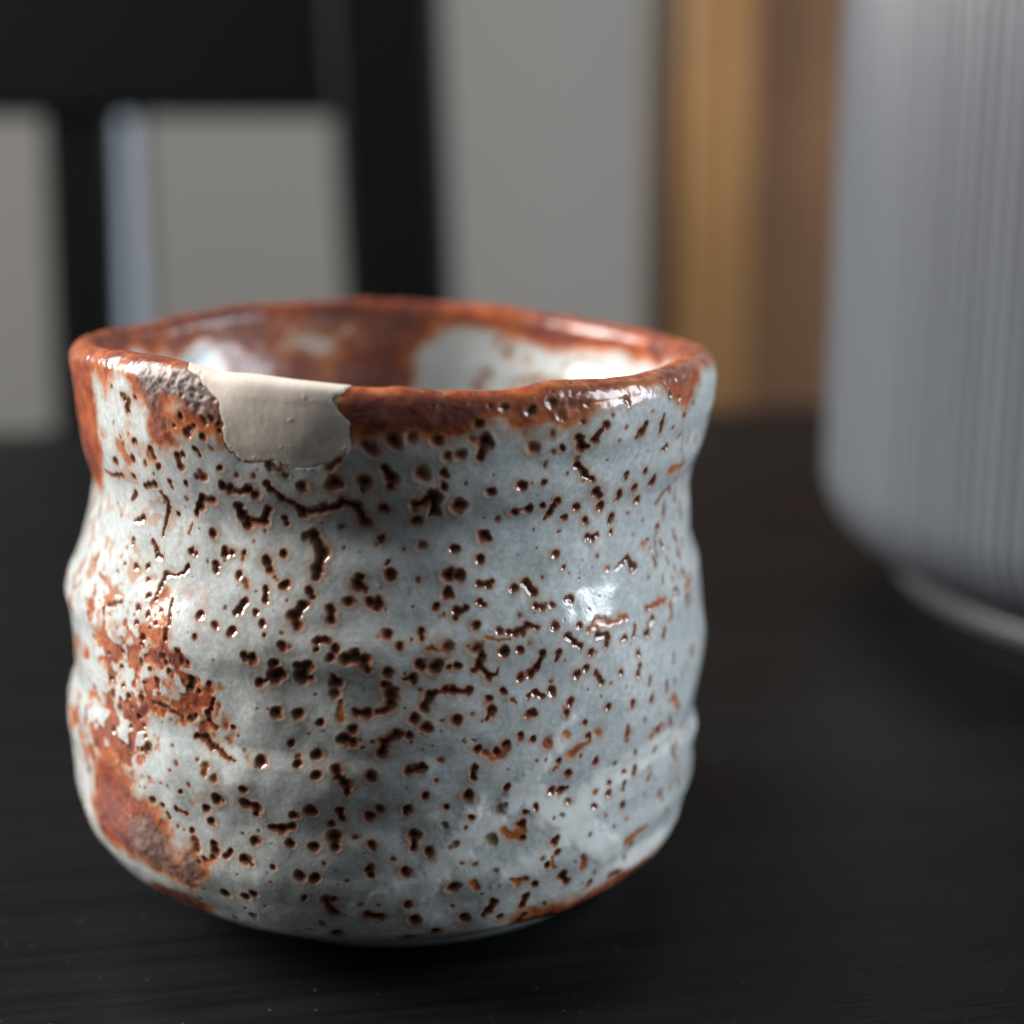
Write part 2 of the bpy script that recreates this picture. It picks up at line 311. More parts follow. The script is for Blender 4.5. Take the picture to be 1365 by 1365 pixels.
PITS = """
s -108.7,74.6,0.32
d -106.1,73.9,0.48 -105.5,73.1,0.51 -104.1,72.2,0.57 -102.5,71.7,0.48 -100.7,70.6,0.73 -98.1,71.1,0.51 -95.3,71.8,0.44 -93.9,72.3,0.57 -91.9,71.7,0.60 -90.7,69.9,0.73
d -100.3,74.0,0.66
d -95.1,74.5,0.91
d -90.5,74.7,0.88 -90.9,73.9,0.44
b -89.3,78.6,0.87 -90.1,79.1,0.65
d -87.3,76.6,0.52 -86.5,75.3,0.75 -86.7,74.4,0.57
b -81.9,76.0,0.88
d -86.1,79.7,0.87
b -83.3,80.0,0.65
b -79.5,79.9,0.65
d -104.3,69.8,0.35 -103.9,69.1,0.35
d -109.9,73.0,0.54 -108.5,72.5,0.61
d -106.7,70.8,0.48 -107.7,69.2,0.68 -110.7,69.2,0.65 -111.3,69.9,0.58
s -94.5,69.2,0.38
d -87.7,71.6,0.63
d -88.3,67.9,0.51
o -89.1,67.2,0.26
s -84.7,66.7,0.29
s -81.9,67.2,0.58
d -82.7,72.2,0.73 -80.1,73.1,0.89 -79.9,71.3,0.67
d -82.5,70.2,0.64
d -99.3,67.9,0.77 -97.7,66.1,0.80 -98.5,64.3,0.71 -98.7,63.6,0.51
v -100.5,67.8,0.56
d -99.7,61.9,0.58 -99.3,61.1,0.39
d -100.7,60.3,0.58 -102.1,58.8,0.77 -101.5,58.0,0.64
d -104.3,65.8,0.51
d -107.3,64.8,0.61 -106.7,64.0,0.48
o -105.9,63.3,0.24 -105.1,62.9,0.19
d -103.9,62.3,0.58
d -107.1,61.7,0.45 -107.1,60.5,0.42
s -103.5,60.7,0.26
d -108.5,59.1,0.39
d -107.1,57.9,0.48
d -96.3,59.9,0.64 -96.3,58.9,0.61
d -93.5,60.8,0.61
d -91.7,63.5,0.61 -92.1,62.7,0.74 -91.1,62.2,0.42
d -87.3,65.2,0.26
d -87.1,63.9,0.70
d -90.3,60.8,0.61 -88.7,60.8,0.67 -89.3,60.2,0.54
s -82.5,63.1,0.35
d -79.7,60.2,0.45
o -83.5,60.3,0.26
s -110.7,62.3,0.42 -110.5,61.8,0.36
d -110.7,59.6,0.45
d -111.5,65.5,0.36
c -105.7,76.2,0.55 -103.9,75.7,0.47 -103.1,75.1,0.41
b -95.7,76.3,0.44 -94.3,77.3,0.38
d -106.5,56.7,0.29
s -103.7,56.9,0.29
d -103.7,55.6,0.55
s -102.7,55.6,0.35
d -109.7,54.1,0.55 -108.3,53.9,0.58
d -104.9,53.3,0.58
d -104.9,51.9,0.87 -104.1,52.3,0.61
d -107.5,51.0,0.55 -106.3,51.4,0.29
d -101.1,53.3,0.61 -99.5,53.6,0.61 -100.7,52.0,0.87 -99.1,51.9,0.51
d -98.3,56.4,0.54 -96.7,56.4,0.51
d -98.5,55.5,0.35
d -95.5,55.5,0.58
d -96.1,54.5,0.54
d -93.9,54.4,0.70 -92.3,54.6,0.86 -90.9,54.1,0.80 -90.5,53.5,0.54
d -95.3,51.6,0.71 -95.7,52.4,0.35
b -95.5,50.2,0.61
o -94.5,49.2,0.29 -94.7,47.5,0.55
d -97.9,46.9,0.45
d -104.7,47.6,0.75
d -101.3,47.7,0.65
d -102.5,44.0,0.46
d -107.5,41.6,0.72
d -101.5,41.7,0.52
o -101.5,42.5,0.39
d -98.5,43.0,0.62
d -98.7,40.6,0.52
d -95.5,41.4,0.65 -95.1,40.4,0.52 -94.1,39.5,0.68 -94.1,38.5,0.49
d -94.1,45.1,0.71 -92.9,44.8,0.55
d -92.9,46.3,0.55
s -91.9,45.1,0.23
d -92.3,48.1,0.55 -90.9,48.1,0.58
s -107.9,48.0,0.16
d -90.3,40.5,0.71
d -87.5,57.1,0.61
d -82.3,57.3,0.48 -82.1,56.6,0.35
o -83.9,56.5,0.26
d -85.7,55.8,0.51
d -82.5,53.5,0.61
d -80.3,53.3,0.80
d -87.5,52.9,0.58
d -87.9,51.4,0.55
d -87.1,50.2,0.87 -87.1,49.2,0.68 -88.3,48.4,0.48 -89.3,48.3,0.29
d -83.7,52.1,0.55 -85.3,52.1,0.22
s -82.7,50.8,0.29
s -84.9,48.6,0.19
d -81.3,49.8,0.61 -82.1,48.7,0.55
d -81.3,49.8,0.58 -80.3,50.3,0.39
d -83.7,47.4,0.65
d -81.9,46.4,0.61
s -82.5,45.6,0.19
d -86.3,45.6,0.61 -88.1,44.8,0.65 -88.7,43.5,0.71
d -84.5,45.4,0.52
s -84.3,44.6,0.23
s -89.7,44.9,0.26
d -84.5,41.2,0.52 -83.5,41.4,0.55 -82.7,41.6,0.55
o -80.5,39.7,0.29
d -82.1,37.9,0.42
o -82.7,43.7,0.16
d -110.1,36.3,0.63 -108.3,35.9,0.66 -108.5,35.1,0.36
d -110.1,38.1,0.43
d -99.7,36.3,0.62
d -102.3,35.6,0.49
d -105.9,33.5,0.50 -104.5,33.5,0.69 -102.7,34.0,0.39
d -103.3,31.8,0.53
d -108.7,31.7,0.56
d -110.5,29.2,0.70 -109.7,28.7,0.33
d -106.1,28.8,0.33
d -99.5,31.6,0.56
d -96.1,32.8,0.82 -96.1,31.8,0.56
d -95.3,36.3,0.52 -94.9,35.2,0.43
d -96.7,34.5,0.46
d -90.7,35.5,0.59
d -89.1,36.4,0.56
s -92.9,32.8,0.43
d -90.3,32.0,0.53
d -84.7,36.4,0.56 -85.1,35.8,0.33
d -83.9,32.9,0.72 -84.1,31.4,0.46
d -81.5,30.9,0.59
s -87.1,30.1,0.36
d -85.3,28.6,0.59
d -90.9,28.9,0.66 -90.5,28.2,0.46
s -94.5,27.5,0.30
s -97.7,29.7,0.30
d -101.7,27.9,0.60
d -99.5,27.7,0.50
d -101.3,25.0,0.37
d -97.7,24.7,0.73 -96.5,25.0,0.37
d -97.7,24.7,0.67 -96.9,23.0,0.70
d -91.5,22.5,0.54 -89.3,22.2,0.54
v -99.3,20.7,0.47
d -96.9,18.9,0.78
d -111.5,24.0,0.54
d -109.7,24.8,0.47
v -111.3,20.7,0.54
d -84.9,24.2,0.50
d -83.9,21.5,0.77
d -84.7,17.1,0.82
d -80.1,18.7,0.61
d -109.7,5.9,0.65
v -110.7,15.9,0.52
d -82.1,37.9,0.46
o -80.5,39.7,0.29
v -92.5,24.4,0.23
v -89.9,24.4,0.23
b -78.7,83.8,0.50
b -80.1,83.9,0.24
b -78.5,85.7,0.29
d -71.1,83.8,0.36
d -69.1,83.6,0.55
d -64.9,82.8,0.58
d -61.5,83.6,0.61
b -59.7,82.1,0.61
s -61.3,80.1,0.49
d -73.5,81.6,0.48 -72.9,81.6,0.43
d -79.5,79.9,0.62
d -72.3,79.5,0.92 -72.9,77.7,0.39
o -74.3,79.9,0.48
b -76.1,78.1,0.65
b -77.9,77.9,0.70
d -78.3,76.0,0.53
d -78.5,74.5,0.49
d -80.1,72.9,0.88 -79.9,71.5,0.63 -80.5,70.7,0.24
d -81.5,72.7,0.36
b -64.5,78.5,0.78
s -61.9,76.1,0.35
s -60.9,77.7,0.37
d -59.3,78.2,0.42
d -65.7,74.0,0.69
o -64.1,74.1,0.20
d -61.7,74.1,0.40
d -71.1,73.5,0.59
o -74.9,74.6,0.27
d -75.9,72.0,0.88
v -71.5,70.3,0.17
s -69.1,69.8,0.50
d -66.5,70.5,0.57
d -63.9,70.8,0.57
d -65.3,70.8,0.22 -64.5,70.8,0.22
d -61.3,71.0,0.40
d -58.7,71.3,0.53 -59.3,70.6,0.48 -59.7,69.8,0.50 -60.5,69.2,0.28
d -56.7,69.0,0.38
s -57.5,74.9,0.20
s -62.5,72.5,0.15
s -57.3,67.5,0.20
s -62.7,68.1,0.23
d -71.5,68.0,0.69 -70.9,67.6,0.42
d -76.5,66.6,0.67
d -72.3,65.2,0.67
d -77.5,63.7,0.79
d -75.9,63.6,0.74
d -77.9,61.6,0.67
d -79.7,60.3,0.40
o -78.7,59.2,0.25
d -72.5,62.4,0.40 -71.3,62.3,0.47 -70.5,62.6,0.35
d -76.5,59.5,0.55 -75.1,59.9,0.40
d -76.5,59.5,0.50 -76.9,58.8,0.35
d -72.7,60.4,0.47 -72.1,59.9,0.42
d -73.7,57.8,0.50
d -69.7,56.9,0.47
d -68.3,56.6,0.40 -67.1,56.4,0.53 -66.1,56.4,0.45 -65.1,56.9,0.48 -63.5,56.6,0.38
s -65.9,58.2,0.35
d -66.5,61.4,0.58
d -64.3,61.9,0.55 -63.1,60.8,0.53
d -63.3,59.1,0.45 -62.1,58.9,0.43
d -60.1,58.9,0.46
s -61.1,62.3,0.25
d -58.7,64.8,0.51
s -57.1,63.1,0.28
s -62.1,65.9,0.20
s -62.7,67.9,0.23
s -57.5,67.5,0.25
d -60.1,56.4,0.56
d -57.1,59.1,0.36 -55.9,59.1,0.41
b -78.5,55.5,0.82
d -78.5,55.7,0.49
b -73.9,55.1,0.75
d -73.9,55.1,0.45
d -72.9,54.1,0.60 -73.5,53.3,0.55
d -69.3,54.3,0.70 -68.7,54.3,0.38
d -66.5,54.3,0.53
o -72.1,56.1,0.30 -70.3,55.7,0.32 -68.1,55.6,0.28
o -64.9,54.8,0.55
o -79.3,55.2,0.30 -81.5,55.3,0.32
d -62.9,53.3,0.48
d -59.9,53.2,0.48 -60.1,52.3,0.28
d -80.3,53.3,0.72
d -81.9,53.4,0.35
d -78.1,53.1,0.35
d -76.9,53.2,0.47
d -73.5,53.2,0.55 -74.3,52.6,0.37
d -73.5,53.2,0.42 -72.7,52.6,0.32 -71.9,51.6,0.52 -70.5,51.9,0.25 -70.1,52.5,0.11
d -62.9,53.2,0.43 -63.9,51.9,0.53 -64.9,51.3,0.56
d -66.5,50.9,0.53
d -78.9,50.6,0.47 -77.9,50.4,0.52 -76.5,50.3,0.35 -75.1,50.2,0.52
d -78.9,50.6,0.40 -80.3,50.3,0.30 -81.3,49.9,0.60 -81.9,48.8,0.52
d -81.7,46.3,0.57
d -77.3,46.9,0.67
s -79.3,47.0,0.35
s -74.7,47.5,0.30
v -79.5,45.7,0.15
d -69.7,49.6,0.45
b -68.3,48.7,0.35 -67.5,48.1,0.18
d -72.1,48.9,0.48
d -71.5,47.5,0.58 -72.3,46.7,0.28
d -65.3,48.5,0.35 -64.1,48.7,0.53 -62.7,48.2,0.41
d -60.9,48.7,0.59
s -60.9,49.8,0.33
d -65.1,46.5,0.63 -64.1,46.2,0.31
d -57.5,46.8,0.51
d -58.3,45.6,0.44
s -76.1,44.5,0.28
o -74.5,44.4,0.23
d -73.9,43.1,0.53
o -72.5,42.5,0.43 -71.5,41.9,0.63 -69.9,42.0,0.51 -69.3,42.6,0.51
d -70.7,42.5,0.56
d -69.3,43.2,0.48
d -66.9,43.9,0.48
d -64.5,43.2,0.43
o -61.5,42.4,0.59
s -61.5,42.6,0.31
o -58.1,42.8,0.49
s -79.7,42.3,0.38
s -80.5,39.7,0.28
d -74.5,40.8,0.48 -74.7,39.6,0.35
d -75.5,37.5,0.66
d -68.9,37.7,0.41
d -60.5,36.0,0.52
d -58.9,35.8,0.50 -57.7,35.8,0.31
d -59.5,39.8,0.44
o -60.1,38.9,0.34 -60.7,38.5,0.26
d -57.7,37.9,0.52
d -78.9,36.2,0.35
d -74.9,34.5,0.38
v -79.1,34.1,0.41
o -75.9,33.3,0.28
v -69.9,35.1,0.56 -69.1,35.4,0.36
v -77.5,31.5,0.43 -78.3,31.2,0.28
d -81.5,30.9,0.56
v -71.7,31.5,0.59 -70.9,31.1,0.44
s -76.3,29.2,0.33
s -74.3,28.7,0.38
d -66.5,32.7,0.54
o -69.3,32.3,0.46 -67.9,31.4,0.62 -66.5,31.8,0.72
o -67.9,31.4,0.62 -66.5,31.2,0.65
d -65.9,30.8,0.41
d -65.5,34.1,0.36
d -63.7,34.5,0.44
v -58.9,32.8,0.37
v -60.5,32.7,0.23
o -57.3,34.1,0.39
d -60.5,29.5,0.55 -59.9,29.9,0.37
d -59.5,28.1,0.47
s -62.7,27.7,0.37
d -61.5,26.7,0.50
o -60.5,27.5,0.29 -59.9,25.9,0.29
d -57.7,24.2,0.69 -56.7,23.3,0.51
v -70.7,27.3,0.34
b -77.7,26.0,0.80
d -77.7,26.1,0.56
o -74.5,26.2,0.46 -73.7,25.2,0.34
d -70.9,22.7,0.57 -71.5,21.6,0.57 -72.3,21.1,0.37
d -69.3,20.2,0.45
d -75.5,20.7,0.70
o -65.3,25.4,0.52 -66.7,25.1,0.63 -68.1,25.9,0.36
d -63.3,24.1,0.55
d -64.7,22.5,0.55 -65.3,21.1,0.50
d -64.5,19.4,0.50 -65.3,18.6,0.40
v -60.9,20.7,0.37
d -80.1,18.7,0.58
b -57.5,84.4,0.36
b -55.1,83.2,0.39
s -56.1,81.1,0.52
d -56.1,81.0,0.34
b -46.9,82.8,0.56
d -51.5,80.5,0.53 -52.5,79.9,0.37 -53.3,78.7,0.52
d -56.3,79.2,0.63 -55.7,77.9,0.68 -54.3,77.9,0.37
d -55.5,75.5,0.47 -53.9,74.4,0.61 -52.3,73.6,0.50
o -55.9,76.4,0.52 -55.5,75.5,0.47
s -57.5,74.9,0.21
v -50.5,81.7,0.24
d -42.1,79.4,0.46 -42.9,78.6,0.57 -43.7,78.1,0.32
d -37.5,80.1,0.25 -37.7,79.0,0.49 -37.5,78.0,0.33
o -40.9,81.0,0.22
d -29.6,79.2,0.42
d -32.9,77.9,0.28
d -28.8,76.6,0.25 -30.0,76.3,0.17
d -33.9,75.5,0.44 -35.3,75.3,0.30
d -35.5,82.4,0.47
d -32.4,81.5,0.39 -32.7,80.8,0.25
d -26.4,80.4,0.28
d -44.5,73.3,0.41 -44.3,72.7,0.24
d -39.7,73.3,0.41
d -36.5,71.3,0.67 -36.5,72.3,0.33
d -41.7,71.4,0.49
d -39.9,69.4,0.53
d -45.1,70.9,0.46 -45.3,70.4,0.27
d -50.7,71.7,0.70 -49.5,71.1,0.46
d -49.1,69.6,0.59
d -54.3,70.2,0.56
d -56.5,69.0,0.40
d -52.3,68.2,0.43
d -45.9,67.9,0.49 -46.3,67.4,0.33
s -41.9,67.9,0.22
s -37.5,66.2,0.25
d -29.0,69.4,0.26 -31.0,69.0,0.31 -33.1,68.0,0.28
d -29.6,67.3,0.31 -29.8,66.2,0.20
o -31.4,72.2,0.53 -25.4,72.1,0.49
v -28.4,74.4,0.25
d -45.9,66.1,0.38
d -51.7,66.2,0.43 -50.5,65.9,0.51 -49.1,66.2,0.35
s -49.3,63.5,0.27
d -57.1,63.1,0.32
o -47.1,61.7,0.38
d -45.1,61.5,0.19 -43.5,61.9,0.28 -41.9,62.3,0.47 -40.7,61.0,0.58
d -36.1,63.7,0.34
o -37.3,63.3,0.39
d -35.5,62.3,0.28
d -31.8,64.8,0.40 -32.7,63.9,0.26
d -31.4,63.1,0.23 -30.6,61.8,0.31
s -37.3,66.2,0.28
d -24.8,63.3,0.23 -24.2,62.0,0.19
d -20.2,61.3,0.22 -20.8,60.2,0.19
v -40.1,65.0,0.17
s -36.7,59.1,0.25
d -28.0,57.4,0.35
s -37.9,55.4,0.37
d -28.4,55.6,0.35 -29.0,54.6,0.35
d -55.5,56.0,0.38
d -57.9,55.0,0.51 -56.7,54.1,0.43 -55.7,53.5,0.43
d -51.7,54.3,0.46 -49.9,54.0,0.46 -49.5,53.3,0.46 -49.7,52.5,0.33
d -53.1,52.4,0.46
d -42.3,53.7,0.33 -42.9,52.7,0.25
d -45.1,52.8,0.36 -45.7,52.5,0.25
d -36.9,53.8,0.40 -38.3,53.1,0.37 -39.3,52.3,0.45
d -33.3,51.7,0.29 -33.5,50.5,0.31
d -41.9,50.4,0.34
d -41.7,48.8,0.34
v -30.0,47.9,0.29
v -27.2,52.3,0.20
o -53.7,55.1,0.38 -51.3,55.9,0.71 -47.3,55.2,0.47 -44.7,55.3,0.50
o -38.3,55.3,0.37 -34.3,55.4,0.65 -32.2,55.2,0.43
o -22.8,55.3,0.41 -19.2,55.7,0.51
d -56.1,50.1,0.57 -55.7,50.4,0.38
d -54.1,50.4,0.52
d -52.1,49.6,0.33 -51.3,49.0,0.38 -50.7,48.2,0.44
d -49.7,45.1,0.47
d -46.5,48.8,0.36
s -45.5,46.8,0.17
d -41.7,48.8,0.28 -42.1,47.5,0.36
d -38.9,46.5,0.28 -39.3,45.8,0.23
d -38.3,43.9,0.40
d -44.1,44.5,0.39 -44.1,44.0,0.28
s -40.3,41.5,0.31
b -44.9,40.7,0.45 -44.9,41.7,0.25
o -44.9,39.9,0.34
d -54.3,43.8,0.38
d -53.7,42.1,0.47
o -53.7,41.4,0.44 -55.3,40.9,0.55 -57.3,40.3,0.60
o -51.5,42.1,0.69
d -35.7,39.2,0.49
o -34.7,39.7,0.40 -37.9,38.6,0.37
d -52.1,38.3,0.41 -51.9,38.7,0.30
o -55.3,39.6,0.33
v -47.3,37.2,0.31
s -42.1,37.7,0.31 -42.1,37.2,0.20
v -36.3,36.6,0.38
d -44.5,35.5,0.37
d -41.7,35.2,0.34 -42.3,34.7,0.26
d -36.9,33.3,0.32 -37.7,32.9,0.29
v -35.3,32.4,0.20
d -48.5,34.7,0.36
d -48.5,33.4,0.51
d -44.5,33.9,0.37 -44.7,33.0,0.34
d -44.9,31.1,0.45
o -51.7,34.3,0.39
v -57.5,34.1,0.38
d -51.9,32.5,0.42
s -29.4,32.3,0.35
s -32.7,30.1,0.29 -31.4,28.2,0.21
v -38.1,31.0,0.29
s -29.8,36.4,0.24
s -21.6,34.6,0.30
s -30.8,44.5,0.26
o -30.8,42.5,0.44 -27.8,40.3,0.38
s -48.9,30.5,0.31
s -46.9,28.9,0.28
s -43.3,28.8,0.31
d -40.3,24.2,0.46
o -42.9,25.6,0.60 -39.1,25.8,0.46 -36.3,25.9,0.32
v -52.9,29.1,0.31
v -58.9,32.8,0.33
o -53.7,24.9,0.56 -54.1,26.4,0.34
s -50.5,23.1,0.37
d -51.3,21.8,0.45 -51.7,21.3,0.34
d -45.9,21.3,0.40 -43.3,21.1,0.38
d -41.7,22.7,0.32
d -134.1,79.8,0.43 -133.3,80.7,0.40 -135.1,81.2,0.30
d -138.1,81.8,0.30
d -130.9,81.4,0.33
d -128.5,75.8,0.43 -128.3,75.0,0.33
d -122.5,75.7,0.45 -121.3,76.1,0.39
d -122.5,75.7,0.42 -122.3,74.5,0.42
d -119.7,78.7,0.55 -119.1,79.1,0.48 -118.1,79.6,0.35
d -120.5,80.5,0.38
d -122.1,79.3,0.32
b -124.3,78.8,0.32
d -116.5,78.7,0.45
s -115.5,77.5,0.29
d -116.1,80.6,0.48
d -114.5,80.9,0.44
d -113.5,80.4,0.41
d -113.3,79.7,0.35
d -114.3,82.8,0.35
d -118.3,77.0,0.45 -117.9,76.3,0.29
d -127.5,74.2,0.43
b -130.7,74.1,0.40
b -129.1,73.1,0.23
d -114.3,75.3,0.42
s -111.5,74.6,0.45
s -108.7,74.7,0.32
b -118.1,73.9,0.61 -119.3,73.8,0.39
d -125.5,72.4,0.30
d -140.5,73.2,0.51
d -134.3,74.3,0.47
b -136.7,75.6,0.40
b -137.3,76.5,0.34
d -132.7,76.3,0.46
d -147.1,71.2,0.28 -143.1,71.2,0.34 -139.5,71.7,0.41
d -135.5,71.9,0.44
o -137.9,75.2,0.84 -136.1,73.9,0.84
o -128.9,75.0,0.66
d -114.3,73.1,0.55 -113.3,72.8,0.51 -111.5,72.7,0.32 -109.5,73.0,0.54 -108.7,72.5,0.51
d -118.7,71.2,0.52 -116.9,71.2,0.55
d -118.7,71.2,0.52 -119.7,70.1,0.55 -120.7,69.2,0.43
s -122.3,70.9,0.36
d -112.1,70.8,0.58 -111.5,69.6,0.61 -110.7,68.7,0.61
d -125.7,72.4,0.30 -125.3,71.7,0.20
d -121.7,72.7,0.39
d -129.5,71.7,0.53 -132.1,71.2,0.40
d -128.5,70.9,0.23 -127.1,69.9,0.30 -127.5,68.7,0.37 -128.3,67.5,0.30 -129.1,66.0,0.23
d -125.3,68.6,0.33
d -136.5,69.7,0.44 -137.9,68.9,0.31
d -134.5,67.1,0.51 -136.5,66.6,0.31
d -136.7,64.3,0.37 -136.7,63.9,0.27
s -141.9,66.5,0.21
d -131.3,64.8,0.37 -130.3,64.0,0.44 -128.7,63.3,0.37
d -117.7,67.1,0.52
s -122.9,66.7,0.23 -121.9,67.8,0.20
d -115.1,65.3,0.62 -113.9,65.3,0.46
s -111.7,65.4,0.39 -111.9,64.7,0.26
d -122.1,64.7,0.43 -121.1,64.6,0.33
d -116.9,63.7,0.46 -116.9,63.0,0.39
d -134.7,61.4,0.48
d -131.7,62.0,0.40
d -122.7,62.9,0.43 -123.3,62.3,0.30 -125.1,61.9,0.23 -127.1,61.4,0.37 -127.5,60.7,0.30 -128.5,59.1,0.27
d -131.3,60.5,0.34
d -112.3,63.0,0.42
s -110.9,62.4,0.39 -110.5,61.8,0.39
d -110.7,59.9,0.52 -111.1,59.1,0.49 -111.9,58.7,0.32
d -108.5,59.2,0.42
v -113.9,59.1,0.26
d -118.1,57.8,0.56
d -115.3,57.1,0.49
d -112.1,56.6,0.52
d -118.3,55.5,0.36
d -140.1,56.1,0.41 -137.1,57.0,0.34
d -141.3,55.5,0.35 -141.1,54.7,0.24
s -149.6,53.7,0.25
d -129.3,56.6,0.44
d -131.9,55.3,0.40
d -131.9,57.1,0.40
d -130.3,58.8,0.44
d -129.9,53.9,0.57
d -130.1,52.9,0.40
d -125.3,52.3,0.60
d -124.5,55.5,0.36 -124.5,54.5,0.43
d -124.7,59.1,0.23 -124.5,58.1,0.27 -124.3,57.2,0.30 -124.1,56.2,0.26
d -128.3,58.5,0.33
d -126.5,57.4,0.33
d -127.1,55.8,0.37
d -128.3,55.1,0.30
d -135.9,51.1,0.41
d -140.1,50.0,0.38
d -145.1,51.3,0.25
d -141.1,52.0,0.28
d -138.3,61.3,0.27
s -139.9,62.0,0.24
d -121.9,53.4,0.40 -121.1,52.3,0.40
o -126.5,59.2,0.83 -128.1,57.9,0.84 -125.7,56.2,1.00
o -129.5,54.9,0.84 -126.7,54.4,1.00
s -146.3,59.1,0.25 -143.7,58.5,0.24
s -153.4,55.2,0.25
d -125.3,52.2,0.57 -124.5,51.5,0.40
d -120.3,52.2,0.40
d -124.1,50.6,0.37
d -126.9,49.0,0.47 -126.9,48.1,0.30
d -119.5,50.1,0.56 -119.9,49.0,0.46
d -118.5,48.8,0.43
d -116.3,50.1,0.33
d -120.3,45.2,0.50 -119.1,45.9,0.33
d -115.7,48.3,0.36 -116.7,46.4,0.43 -116.7,45.5,0.40 -115.7,44.8,0.36
d -127.7,46.2,0.34 -125.3,46.1,0.34 -123.9,45.6,0.33 -122.3,45.2,0.33
d -130.7,46.1,0.48
d -131.7,43.7,0.41
d -133.7,42.3,0.38
d -134.1,46.0,0.45
d -139.1,45.3,0.45
d -136.9,44.0,0.48
d -138.3,40.9,0.52
d -139.7,47.0,0.49
d -130.9,50.6,0.47
d -136.3,49.0,0.41
d -135.7,46.9,0.34
d -133.5,44.5,0.31
d -130.7,42.7,0.31
d -129.9,41.6,0.31
d -135.7,39.8,0.28
d -128.5,50.1,0.34
d -130.1,48.3,0.30
d -119.1,43.2,0.43 -117.5,43.2,0.53 -116.1,42.5,0.43 -114.5,42.0,0.36 -113.1,41.5,0.33 -112.3,41.1,0.21
d -112.3,45.1,0.33
d -130.1,40.0,0.41 -128.5,40.7,0.44
s -123.7,41.6,0.27
s -122.3,39.8,0.40
s -123.7,38.8,0.27
s -126.3,43.9,0.20
s -124.1,49.0,0.20
o -118.7,40.7,0.27
b -117.1,40.2,0.53 -117.1,39.2,0.46
b -115.3,38.8,0.53
s -120.1,37.6,0.33
d -121.7,36.3,0.37
s -128.7,36.7,0.27
s -126.1,36.8,0.27
s -130.1,35.2,0.27
d -128.5,34.0,0.55
d -126.3,33.5,0.41
d -125.3,32.7,0.31 -125.1,32.3,0.27
d -123.1,33.8,0.34 -122.3,33.7,0.24 -121.1,33.5,0.40
d -114.9,36.5,0.66 -114.1,36.3,0.33
d -117.1,34.9,0.50
d -116.3,33.2,0.57
d -110.3,38.2,0.43
d -120.5,31.3,0.37
d -116.1,30.2,0.50
s -123.3,31.5,0.27
d -116.1,29.7,0.57
d -114.1,29.2,0.50 -113.1,30.0,0.30
d -117.9,28.2,0.34
d -116.7,28.8,0.34
d -119.1,27.6,0.34
d -115.3,23.6,0.64
s -115.7,19.0,0.41
b -119.9,30.3,0.57 -119.5,29.1,0.57
d -119.7,29.9,0.37
v -121.7,21.4,0.34
o -127.3,17.9,0.53 -122.7,19.0,0.45
""".strip().split('\n')
